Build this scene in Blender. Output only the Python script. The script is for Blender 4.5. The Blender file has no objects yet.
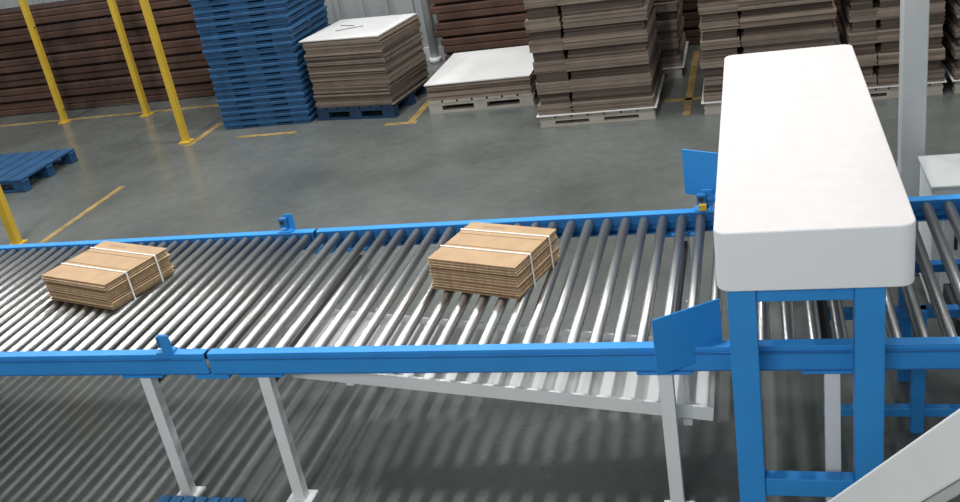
import bpy, math, random
from mathutils import Vector, Matrix
random.seed(7)
S=bpy.context.scene
S.view_settings.view_transform='Standard'
S.view_settings.look='None'

# ---------------------------------------------------------------- materials
def mat(name,col,rough=.5,metal=0,noise=0,nscale=8,bump=0,bscale=60,stretch=(1,1,1),col2=None,spec=.5):
    m=bpy.data.materials.new(name); m.use_nodes=True
    nt=m.node_tree; b=nt.nodes['Principled BSDF']
    b.inputs['Base Color'].default_value=(*col,1); b.inputs['Roughness'].default_value=rough
    b.inputs['Metallic'].default_value=metal; b.inputs['Specular IOR Level'].default_value=spec
    tc=nt.nodes.new('ShaderNodeTexCoord'); mp=nt.nodes.new('ShaderNodeMapping')
    mp.inputs['Scale'].default_value=stretch
    nt.links.new(tc.outputs['Object'],mp.inputs['Vector'])
    if noise:
        n=nt.nodes.new('ShaderNodeTexNoise'); n.inputs['Scale'].default_value=nscale; n.inputs['Detail'].default_value=5
        nt.links.new(mp.outputs[0],n.inputs['Vector'])
        r=nt.nodes.new('ShaderNodeValToRGB')
        c2=col2 if col2 else tuple(c*(1-noise) for c in col)
        r.color_ramp.elements[0].position=.3; r.color_ramp.elements[1].position=.7
        r.color_ramp.elements[0].color=(*c2,1); r.color_ramp.elements[1].color=(*col,1)
        nt.links.new(n.outputs['Fac'],r.inputs[0]); nt.links.new(r.outputs[0],b.inputs['Base Color'])
    if bump:
        n2=nt.nodes.new('ShaderNodeTexNoise'); n2.inputs['Scale'].default_value=bscale
        nt.links.new(mp.outputs[0],n2.inputs['Vector'])
        bp=nt.nodes.new('ShaderNodeBump'); bp.inputs['Strength'].default_value=bump; bp.inputs['Distance'].default_value=.01
        nt.links.new(n2.outputs['Fac'],bp.inputs['Height']); nt.links.new(bp.outputs[0],b.inputs['Normal'])
    return m
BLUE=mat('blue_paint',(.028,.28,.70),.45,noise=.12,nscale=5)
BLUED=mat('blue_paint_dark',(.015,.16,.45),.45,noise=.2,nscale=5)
PBLUE=mat('blue_plastic',(.016,.085,.20),.55,noise=.35,nscale=9)
PBLUE2=mat('blue_plastic_light',(.022,.115,.26),.55,noise=.3,nscale=9)
PNAVY=mat('navy_plastic',(.010,.04,.09),.55,noise=.3)
STEEL=mat('roller_steel',(.52,.515,.50),.36,1,noise=.4,nscale=5,stretch=(1,.3,1))
SHAFT=mat('shaft_steel',(.3,.3,.3),.4,1)
WHITE=mat('white_laminate',(.60,.568,.555),.6,noise=.05,nscale=14)
WHITEF=mat('white_edge_band',(.84,.86,.88),.5)
WHITEP=mat('white_paint',(.78,.80,.79),.45,noise=.10,nscale=6)
GREYP=mat('grey_sheet',(.50,.52,.51),.5,noise=.15,nscale=4)
CHUTE=mat('pale_sheet_metal',(.70,.71,.69),.5,noise=.1,nscale=4)
YEL=mat('yellow_paint',(.66,.43,.04),.5,noise=.15)
DARK=mat('black_plastic',(.02,.02,.022),.5)
CARD=[mat('cardboard_a',(.49,.325,.185),.85,noise=.16,nscale=12),
      mat('cardboard_b',(.34,.22,.12),.85,noise=.18,nscale=12),
      mat('cardboard_c',(.54,.37,.22),.85,noise=.18,nscale=12)]
CEDGE=[mat('card_edge_a',(.40,.26,.14),.9,noise=.5,nscale=70,stretch=(1,1,.1)),
       mat('card_edge_b',(.70,.49,.29),.9,noise=.4,nscale=70,stretch=(1,1,.1))]
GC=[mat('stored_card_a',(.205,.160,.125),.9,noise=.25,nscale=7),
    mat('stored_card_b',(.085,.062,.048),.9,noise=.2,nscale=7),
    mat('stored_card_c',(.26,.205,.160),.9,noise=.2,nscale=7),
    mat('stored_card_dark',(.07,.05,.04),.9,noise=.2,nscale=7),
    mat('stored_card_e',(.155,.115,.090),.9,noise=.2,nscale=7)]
SHEET=mat('white_sheet',(.68,.67,.65),.7,noise=.06,nscale=4)
WOOD=mat('pale_pallet_wood',(.42,.385,.33),.8,noise=.25,nscale=9,stretch=(1,6,1))
STRAP=mat('white_strap',(.80,.78,.72),.4)
PRINT=mat('print_ink',(.34,.23,.14),.8)
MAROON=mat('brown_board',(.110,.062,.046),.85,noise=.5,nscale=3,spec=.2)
MAROON2=mat('board_gap_shade',(.06,.035,.028),.9,noise=.4,nscale=3,spec=.2)
WALL=mat('wall_panel',(.36,.38,.38),.7,noise=.12,nscale=1.2)
LINE=mat('floor_tape',(.42,.28,.10),.6,noise=.55,nscale=10)

fl=bpy.data.materials.new('polished_concrete'); fl.use_nodes=True
nt=fl.node_tree; b=nt.nodes['Principled BSDF']
tc=nt.nodes.new('ShaderNodeTexCoord')
n1=nt.nodes.new('ShaderNodeTexNoise'); n1.inputs['Scale'].default_value=.7; n1.inputs['Detail'].default_value=8; n1.inputs['Roughness'].default_value=.6
n2=nt.nodes.new('ShaderNodeTexNoise'); n2.inputs['Scale'].default_value=14; n2.inputs['Detail'].default_value=4
for n in(n1,n2): nt.links.new(tc.outputs['Object'],n.inputs['Vector'])
r=nt.nodes.new('ShaderNodeValToRGB'); r.color_ramp.elements[0].position=.3; r.color_ramp.elements[1].position=.72
r.color_ramp.elements[0].color=(.072,.080,.074,1); r.color_ramp.elements[1].color=(.160,.168,.155,1)
nt.links.new(n1.outputs['Fac'],r.inputs[0])
mx=nt.nodes.new('ShaderNodeMixRGB'); mx.blend_type='OVERLAY'; mx.inputs[0].default_value=.18
nt.links.new(r.outputs[0],mx.inputs[1]); nt.links.new(n2.outputs['Fac'],mx.inputs[2]); nt.links.new(mx.outputs[0],b.inputs['Base Color'])
r2=nt.nodes.new('ShaderNodeMapRange'); r2.inputs['To Min'].default_value=.15; r2.inputs['To Max'].default_value=.34
nt.links.new(n1.outputs['Fac'],r2.inputs['Value']); nt.links.new(r2.outputs[0],b.inputs['Roughness'])

# ---------------------------------------------------------------- mesh builder
class MB:
    def __init__(s): s.v=[];s.f=[];s.m=[];s.sm=[];s.mats=[]
    def mi(s,m):
        if m not in s.mats: s.mats.append(m)
        return s.mats.index(m)
    def poly(s,vs,fs,m,smooth=False):
        o=len(s.v); s.v+= [tuple(v) for v in vs]; k=s.mi(m)
        for i,f in enumerate(fs):
            s.f.append([o+a for a in f]); s.m.append(k); s.sm.append(smooth and len(f)==4)
    def box(s,c,d,m,yaw=0,M=None):
        x,y,z=[a/2 for a in d]
        vs=[Vector((i*x,j*y,k*z)) for k in(-1,1) for j in(-1,1) for i in(-1,1)]
        R=M if M else Matrix.Rotation(yaw,3,'Z')
        vs=[R@v+Vector(c) for v in vs]
        s.poly(vs,[(0,2,3,1),(4,5,7,6),(0,1,5,4),(2,6,7,3),(0,4,6,2),(1,3,7,5)],m)
    def bx(s,x0,x1,y0,y1,z0,z1,m): s.box(((x0+x1)/2,(y0+y1)/2,(z0+z1)/2),(x1-x0,y1-y0,z1-z0),m)
    def cyl(s,p0,p1,r,m,n=20):
        p0=Vector(p0);p1=Vector(p1);a=(p1-p0).normalized()
        u=a.orthogonal().normalized();w=a.cross(u)
        vs=[];
        for p in(p0,p1):
            for i in range(n):
                t=2*math.pi*i/n; vs.append(p+r*(math.cos(t)*u+math.sin(t)*w))
        fs=[(i,(i+1)%n,n+(i+1)%n,n+i) for i in range(n)]+[tuple(range(n))[::-1],tuple(range(n,2*n))]
        s.poly(vs,fs,m,True)
    def prism(s,pts,z0,z1,m,mtop=None):
        n=len(pts); vs=[(x,y,z0) for x,y in pts]+[(x,y,z1) for x,y in pts]
        s.poly(vs,[(i,(i+1)%n,n+(i+1)%n,n+i) for i in range(n)]+[tuple(range(n))[::-1],tuple(range(n,2*n))],m)
        if mtop: s.m[-1]=s.mi(mtop)
    def build(s,name,bevel=0,seg=2):
        xs=[v[0] for v in s.v];ys=[v[1] for v in s.v];zs=[v[2] for v in s.v]
        o=((min(xs)+max(xs))/2,(min(ys)+max(ys))/2,min(zs))
        me=bpy.data.meshes.new(name); me.from_pydata([(a-o[0],b_-o[1],c-o[2]) for a,b_,c in s.v],[],s.f)
        for m in s.mats: me.materials.append(m)
        me.polygons.foreach_set('material_index',s.m); me.polygons.foreach_set('use_smooth',s.sm); me.update()
        ob=bpy.data.objects.new(name,me); ob.location=o; S.collection.objects.link(ob)
        if bevel:
            bm=ob.modifiers.new('bevel','BEVEL'); bm.width=bevel; bm.segments=seg; bm.limit_method='ANGLE'; bm.angle_limit=math.radians(50)
        return ob
def rrect(x0,x1,y0,y1,r,n=8):
    P=[]
    for cx,cy,a in((x1-r,y0+r,-90),(x1-r,y1-r,0),(x0+r,y1-r,90),(x0+r,y0+r,180)):
        for i in range(n+1):
            t=math.radians(a+90*i/n); P.append((cx+r*math.cos(t),cy+r*math.sin(t)))
    return P

# ---------------------------------------------------------------- shell
q=MB(); q.bx(-18,12,-3,10.7,-.1,0,fl); q.build('floor')
q=MB(); q.bx(-18,12,10.7,10.85,0,6,WALL)
x=-17.9
while x<11.9:
    q.bx(x,x+.06,10.665,10.7,0.15,6,WALL); x+=.3
q.bx(-18,12,10.66,10.7,0,.15,GREYP)
q.build('wall_back')
q=MB()
q.bx(-5.60,-5.54,5.9,7.15,0,.003,LINE); q.bx(-5.5,-5.43,8.15,8.85,0,.003,LINE)
for a,b_ in((-5.0,-4.35),(-3.42,-3.1),(-.8,-.46)): q.bx(a,b_,8.3,8.36,0,.003,LINE)
q.bx(-3.2,-3.13,8.35,9.3,0,.003,LINE); q.bx(-12,-5.8,9.55,9.61,0,.003,LINE)
q.bx(-.62,-.56,7.9,9.9,0,.003,LINE)
q.build('floor_tape_marking')

# ---------------------------------------------------------------- conveyor
YN,YF=3.045,4.175; ZT=.765
q=MB()
def rail(x0,x1,near):
    y=YN if near else YF; sgn=-1 if near else 1
    yo=y+sgn*.045
    a,b_=min(y,yo),max(y,yo)
    q.bx(x0,x1,a,b_,ZT-.006,ZT,BLUE)
    yw0,yw1=(yo,yo+.006) if near else (yo-.006,yo)
    q.bx(x0,x1,yw0,yw1,ZT-.095,ZT-.006,BLUE)
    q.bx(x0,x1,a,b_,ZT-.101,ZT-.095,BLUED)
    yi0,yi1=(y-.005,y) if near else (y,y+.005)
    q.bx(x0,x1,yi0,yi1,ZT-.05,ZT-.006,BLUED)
    if near:
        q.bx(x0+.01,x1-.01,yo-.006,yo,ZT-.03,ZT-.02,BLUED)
sections=[(-5.6,-2.228,.071),(-2.212,2.6,.086)]
for x0,x1,p in sections:
    rail(x0,x1,True); rail(x0,x1,False)
    n=int(round((x1-x0-.07)/p)); p=(x1-x0-.07)/n
    for i in range(n+1):
        x=x0+.035+i*p
        q.cyl((x,YN+.006,ZT-.028),(x,YF-.006,ZT-.028),.0225,STEEL,20)
        q.cyl((x,YN-.035,ZT-.028),(x,YF+.035,ZT-.028),.007,SHAFT,8)
for y in(YN-.02,YF+.02):
    q.box((-2.22,y,ZT-.112),(.16,.05,.02),BLUE)
for lx in(-4.6,-2.55,-1.99,-.37,.2,1.9):
    for y in(YN-.015,YF+.015):
        q.box((lx,y,(ZT-.1)/2+.006),(.052,.045,ZT-.112),WHITEP)
        q.box((lx,y,.006),(.12,.1,.012),WHITEP)
        q.box((lx,y,ZT-.106),(.2,.075,.01),BLUE)
        q.cyl((lx-.07,y,ZT-.125),(lx-.07,y,ZT-.1),.009,SHAFT,8)
        q.cyl((lx+.07,y,ZT-.125),(lx+.07,y,ZT-.1),.009,SHAFT,8)
    q.box((lx,(YN+YF)/2,ZT-.16),(.04,YF-YN,.04),DARK)
def eye(x,y,s):
    q.box((x,y,ZT+.004),(.075,.055,.008),BLUE); q.box((x+.02,y+s*.02,ZT+.045),(.05,.006,.085),BLUE)
    q.box((x-.005,y-s*.0,ZT+.05),(.04,.03,.05),BLUED); q.cyl((x-.005,y-s*.016,ZT+.055),(x-.005,y-s*.02,ZT+.055),.012,DARK,12)
eye(-2.41,YN-.02,-1); eye(-2.39,YF+.03,1); eye(-.27,YF+.03,1)
q.box((-.27,YF+.005,ZT+.02),(.035,.02,.03),YEL)
conv=q.build('conveyor_frame',.0015,1)
ce=bpy.data.objects.new('roller_conveyor',None); S.collection.objects.link(ce); ce.location=(0,3.6,0)
def par(o,e):
    o.parent=e; o.matrix_parent_inverse=Matrix.Translation(-e.location)
par(conv,ce)

def plate(name,pts,z0,z1,t=.006):
    q=MB()
    for (a,b_) in zip(pts[:-1],pts[1:]):
        a=Vector(a);b_=Vector(b_);d=(b_-a);L=d.length;c=(a+b_)/2
        q.box((c.x,c.y,(z0+z1)/2),(L+.004,t,z1-z0),BLUE,yaw=math.atan2(d.y,d.x))
    e=Vector(pts[-1])
    q.box((e.x-.05,e.y,z0+.01),(.08,.05,.02),BLUED)
    o=q.build(name,.002,1); par(o,ce); return o
plate('guide_plate_near',[(-.385,2.92),(-.215,3.03),(-.165,3.06)],.70,.925)
plate('guide_plate_far',[(-.355,4.34),(-.22,4.27),(-.165,4.24)],.79,1.015)

# inclined return chute underneath
q=MB()
xa,za,xb,zb=-1.95,.57,-.22,.36
ang=math.atan2(zb-za,xb-xa); L=math.hypot(xb-xa,zb-za); M=Matrix.Rotation(-ang,3,'Y')
cx,cz=(xa+xb)/2,(za+zb)/2
q.box((cx,3.40,cz),(L,.46,.01),CHUTE,M=M)
for y in(3.165,3.635): q.box((cx,y,cz+.005),(L,.012,.06),WHITEP,M=M)
for x,z in((xa+.25,za-.02),(xb-.1,zb)):
    q.box((x,3.40,z-.04),(.035,.46,.03),WHITEP)
    for y in(3.23,3.60): q.box((x,y,(z+.60)/2),(.02,.02,.64-z),WHITEP)
ch=q.build('inclined_chute',.001,1); par(ch,ce)

# drive frame
q=MB()
for x in(.56,1.5):
    for y in(3.57,3.95): q.box((x,y,.29),(.05,.05,.58),BLUE)
q.box((.95,3.57,.10),(1.5,.04,.04),BLUE); q.box((.95,3.57,.56),(1.5,.04,.04),BLUED)
q.box((.95,3.95,.56),(1.5,.04,.04),BLUED); q.box((.95,3.76,.40),(.5,.3,.2),DARK)
uf=q.build('drive_frame',.003,1); par(uf,ce)

# ---------------------------------------------------------------- bridge table
q=MB()
zt=1.292
q.prism(rrect(-.157,.430,2.81,4.87,.045),zt-.208,zt,WHITEF,WHITE)
top=q.build('bench_top',.005,2)
q=MB()
zl=zt-.210
for x in(-.083,.303):
    for y in(2.875,4.78):
        q.box((x,y,zl/2),(.09,.075,zl),BLUE)
        q.box((x,y,.005),(.13,.12,.01),BLUE)
for y in(2.875,4.78):
    q.box((.11,y,zl-.03),(.296,.05,.06),BLUE); q.box((.11,y,.275),(.296,.05,.075),BLUE)
for x in(-.083,.303): q.box((x,3.83,zl-.03),(.05,1.83,.06),BLUED)
fr=q.build('frame',.004,2)
e=bpy.data.objects.new('conveyor_bridge_table',None); S.collection.objects.link(e); e.location=(.11,3.83,0)
par(top,e); par(fr,e)

# ---------------------------------------------------------------- carton bundles
def bundle(name,fl_,yaw,w,d,h,n=13):
    q=MB(); R=Matrix.Rotation(yaw,3,'Z'); o=Vector(fl_); t=h/n
    for i in range(n):
        jx,jy=random.uniform(-.006,.006),random.uniform(-.006,.006)
        if i==n-1: jx=jy=0
        c=o+R@Vector((w/2+jx,d/2+jy,0)); c.z=o.z+t*(i+.5)
        q.box(c,(w-.012,d-.010,t*.42),CEDGE[0] if i<n-1 else CARD[0],yaw=yaw+random.uniform(-.006,.006))
        c2=c.copy(); c2.z+=t*.27
        q.box(c2,(w,d,t*.42),(CEDGE[1] if i%4 else CARD[1]) if i<n-1 else CARD[0],yaw=yaw+random.uniform(-.010,.010))
    zt=o.z+h
    for fy in(.36,.66):
        c=o+R@Vector((w/2,d*fy+.01,0)); c.z=zt+.0005
        q.box(c,(w*.98,.003,.002),CARD[1],yaw=yaw)
    for k in range(9):
        c=o+R@Vector((w*(.20+.03*k),d*.90,0)); c.z=zt+.0004
        q.box(c,(w*.015,d*random.uniform(.03,.06),.001),PRINT,yaw=yaw)
    for fy in(.32,.78):
        for (lx,lz,sx,sz) in((w/2,h+.002,w+.014,.0025),(w+.006,h/2,.0025,h),(-.006,h/2,.0025,h)):
            c=o+R@Vector((lx,d*fy,0)); c.z=o.z+lz
            q.box(c,(sx,.009,sz),STRAP,yaw=yaw)
    return q.build(name,.001,1)
zr=ZT-.0055
bundle('strapped_carton_bundle',(-1.38,3.51,zr),-.285,.43,.375,.15)
bundle('strapped_carton_bundle.001',(-3.36,3.525,zr),-.285,.465,.39,.14)

# ---------------------------------------------------------------- storage
def pallet(q,cx,cy,z,w,d,m,m2,h=.14,yaw=0):
    R=Matrix.Rotation(yaw,3,'Z')
    def b(x,y,zz,sx,sy,sz,mm):
        c=R@Vector((x,y,0))+Vector((cx,cy,z+zz)); q.box(c,(sx,sy,sz),mm,yaw=yaw)
    n=7; sw=w/n
    for i in range(n): b(-w/2+sw*(i+.5),0,h-.012,sw*.86,d,.024,m2)
    for y in(-d/2+.05,0,d/2-.05):
        b(0,y,h-.036,w,.09,.024,m); b(0,y,.01,w,.09,.02,m)
        for x in(-w/2+.07,0,w/2-.07): b(x,y,h/2-.014,.13,.09,h-.068,m)

q=MB(); n=30
for i in range(n):
    z=i*.064; jx,jy=random.uniform(-.010,.010),random.uniform(-.010,.010)
    cx,cy=-4.78+jx,9.08+jy; m=PBLUE if i%2 else PBLUE2
    q.box((cx,cy,z+.048),(.98,.96,.030),m)
    for x in(-.38,0,.38):
        for y in(-.43,0,.43): q.box((cx+x,cy+y,z+.017),(.20,.08,.034),PBLUE)
    q.box((cx,cy-.455,z+.010),(.96,.02,.016),PBLUE)
    q.box((cx+.47,cy,z+.010),(.02,.94,.016),PBLUE)
q.build('plastic_pallet_stack',.003,1)

q=MB(); pallet(q,-7.25,7.6,0,1.2,.84,PBLUE,PBLUE,.13); q.build('plastic_pallet',.004,1)
q=MB(); pallet(q,-2.37,2.60,0,.42,.58,PBLUE2,PBLUE2,.12); q.build('plastic_pallet.001',.004,1)

def sheetstack(name,cx,cy,w,d,z0,z1,yaw,pm,t=.016,white=True,jit=.012):
    q=MB(); pallet(q,cx,cy,0,w,d,pm,pm,z0,yaw)
    z=z0+.001
    drift=0
    while z<z1-.01:
        tt=t*random.uniform(.7,1.3)
        drift=.9*drift+random.uniform(-jit,jit)*.5
        q.box((cx+drift+random.uniform(-jit,jit)*.6,cy+random.uniform(-jit,jit),z+tt/2),(w*.98,d*.98,tt*.9),random.choice([GC[0],GC[4],GC[2],GC[4],GC[2]]),yaw=yaw+random.uniform(-.012,.012)); z+=tt
    if white:
        q.box((cx-.01,cy,z+.006),(w,d,.010),SHEET,yaw=yaw+.01)
        if z1>.5:
            q.box((cx-.1,cy-.02,z+.013),(.28,.012,.004),DARK,yaw=yaw+.5)
            q.box((cx-.18,cy+.13,z+.013),(.2,.01,.004),DARK,yaw=yaw-.3)
    return q.build(name)
sheetstack('cardboard_sheet_stack',-3.745,9.0,.88,.85,.13,.80,-.15,PNAVY,jit=.016)
sheetstack('cardboard_sheet_stack.001',-2.52,9.12,1.03,1.15,.12,.285,.0,WOOD)

def tall(name,x0,x1,y0,y1,h,L=.088):
    q=MB(); cx,cy=(x0+x1)/2,(y0+y1)/2; w,d=x1-x0,y1-y0
    pallet(q,cx,cy,0,w,d,WOOD,WOOD,.10)
    q.box((cx,cy,.105),(w+.04,d+.03,.008),SHEET)
    z=.11;i=0
    fr=.30
    while z<h:
        odd=i%2; LL=L*random.uniform(.88,1.12)
        for a,b_ in((0,fr),(fr,1)):
            ins=random.uniform(.012,.024) if odd else .0
            k=6; jx=random.uniform(-.012,.012); jy=random.uniform(-.008,.008); yw=random.uniform(-.012,.012)
            bx_=x0+w*(a+b_)/2+jx; bw=(b_-a)*w-ins*2
            for s_ in range(k):
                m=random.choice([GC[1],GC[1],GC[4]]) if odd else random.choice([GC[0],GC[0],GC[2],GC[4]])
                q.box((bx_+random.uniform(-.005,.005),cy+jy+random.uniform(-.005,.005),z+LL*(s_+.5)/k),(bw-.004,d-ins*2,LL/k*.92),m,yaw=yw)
        z+=LL;i+=1
    return q.build(name)
tall('cardboard_bundle_stack',-1.82,-.84,7.86,8.78,1.75)
tall('cardboard_bundle_stack.001',-.44,.58,7.86,8.78,1.75,.075)
tall('cardboard_bundle_stack.002',.68,1.36,7.9,8.8,1.75)
tall('cardboard_bundle_stack.003',1.44,2.4,7.9,8.8,1.75,.075)
tall('cardboard_bundle_stack.004',-1.72,-.68,9.0,9.9,1.9)

# long brown boards piled against the wall, gap shade painted as dark inset strips
def boards(name,x0,x1,y,n,h):
    q=MB(); z=0
    for i in range(n):
        jy=random.uniform(-.02,.02); k=2
        for s_ in range(k):
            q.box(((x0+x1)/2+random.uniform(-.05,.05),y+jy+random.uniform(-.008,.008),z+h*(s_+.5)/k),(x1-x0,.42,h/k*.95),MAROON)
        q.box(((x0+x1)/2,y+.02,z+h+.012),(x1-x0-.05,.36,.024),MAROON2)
        z+=h+.024
    return q.build(name,.022,3)
boards('brown_board_stack',-13,-5.85,10.2,7,.155)
boards('brown_board_stack.001',-3.35,2.5,10.38,9,.155)
q=MB(); q.cyl((-3.55,10.55,0),(-3.55,10.55,5.5),.05,WHITEP); q.cyl((-3.55,10.55,1.9),(-3.55,10.55,2.0),.065,WHITEP)
q.cyl((-3.55,10.55,.0),(-3.55,10.55,.06),.07,WHITEP); q.build('wall_downpipe')

# yellow fence
def post(q,x,y,h=2.2):
    q.box((x,y,h/2),(.06,.06,h),YEL); q.box((x,y,.006),(.12,.12,.012),YEL)
q=MB()
P=[(-7.87,9.49),(-6.73,9.46)]
for p in P: post(q,*p)
def mesh(a,b_,z0,z1,step=.12):
    a=Vector(a);b_=Vector(b_); d=b_-a; L=d.length; n=int(L/step)
    for i in range(1,n):
        p=a+d*i/n; q.cyl((p.x,p.y,z0),(p.x,p.y,z1),.002,DARK,5)
    for z in (z0,(z0+z1)/2,z1): q.cyl((a.x,a.y,z),(b_.x,b_.y,z),.006,DARK,6)
mesh(P[0],P[1],.15,2.1)
q.build('safety_fence')
q=MB(); post(q,-5.57,8.32); q.build('safety_fence_post')
q=MB(); post(q,-5.80,5.97); q.build('safety_fence_post.001')

# right column + cabinet
q=MB(); q.box((.73,5.05,2),(.115,.115,4),GREYP); q.box((.73,5.05,.01),(.24,.24,.02),GREYP); q.build('steel_column',.004,1)
q=MB(); q.bx(.755,1.6,4.55,4.93,.04,.65,WHITEP); q.bx(.745,1.61,4.54,4.94,.65,.67,GREYP)
q.bx(.80,1.56,4.542,4.55,.1,.60,WHITEP); q.bx(.80,1.55,4.57,4.91,0,.04,DARK); q.box((.86,4.535,.4),(.015,.015,.12),DARK)
q.build('control_cabinet',.004,1)

# stair stringer (box section running down from the viewing platform)
q=MB()
a=Vector((.330,1.635,1.380)); b_=Vector((.188,1.793,1.100)); d=(b_-a)
p0=a-d*2.0; p1=b_+d*(b_.z/(.28))
ax=(p1-p0).normalized(); side=ax.cross(Vector((0,0,1))).normalized(); nn=side.cross(ax).normalized()
if nn.z<0: nn=-nn
M=Matrix((ax,side,nn)).transposed()
c=(p0+p1)/2; L=(p1-p0).length
q.box(c,(L,.05,.10),WHITEP,M=M)
q.box(c-nn*.062,(L,.03,.022),GREYP,M=M)
q.build('stair_stringer',.004,2)

# ---------------------------------------------------------------- lights
def area(loc,e,sx=.9,sy=.25,col=(.98,.995,1),rx=0):
    l=bpy.data.lights.new('high_bay_or_fill_lamp','AREA'); l.shape='RECTANGLE'; l.size=sx; l.size_y=sy; l.energy=e; l.color=col
    o=bpy.data.objects.new('high_bay_or_fill_lamp',l); o.location=loc; o.rotation_euler=(rx,0,0); S.collection.objects.link(o)
area((-1.2,3.9,6.5),205,.12,.9)
area((-5.5,5.0,6.5),170,.12,.9)
area((3.2,3.6,6.5),80,.12,.9)
area((-3.0,8.0,6.5),190,.25,.9)
area((1.0,7.2,6.5),110,.25,.9)
area((-8.0,8.2,6.5),155,.25,.9)
area((-1.5,-3.5,5.0),220,3.0,1.2,rx=math.radians(52))   # added soft fill behind the viewing platform, brightens front faces
w=bpy.data.worlds.new('World'); S.world=w; w.use_nodes=True
w.node_tree.nodes['Background'].inputs[0].default_value=(.93,.97,1,1); w.node_tree.nodes['Background'].inputs[1].default_value=.31

# ---------------------------------------------------------------- camera
f=Vector((-.2815,.8655,-.4135)).normalized(); rt=Vector((.9587,.2354,-.161)); rt=(rt-rt.dot(f)*f).normalized(); up=rt.cross(f)
cam=bpy.data.cameras.new('camera'); co=bpy.data.objects.new('camera',cam); S.collection.objects.link(co)
cam.sensor_width=36; cam.lens=975/960*36
Mx=Matrix((rt,up,-f)).transposed().to_4x4(); Mx.translation=(0,0,2.61); co.matrix_world=Mx
S.camera=co
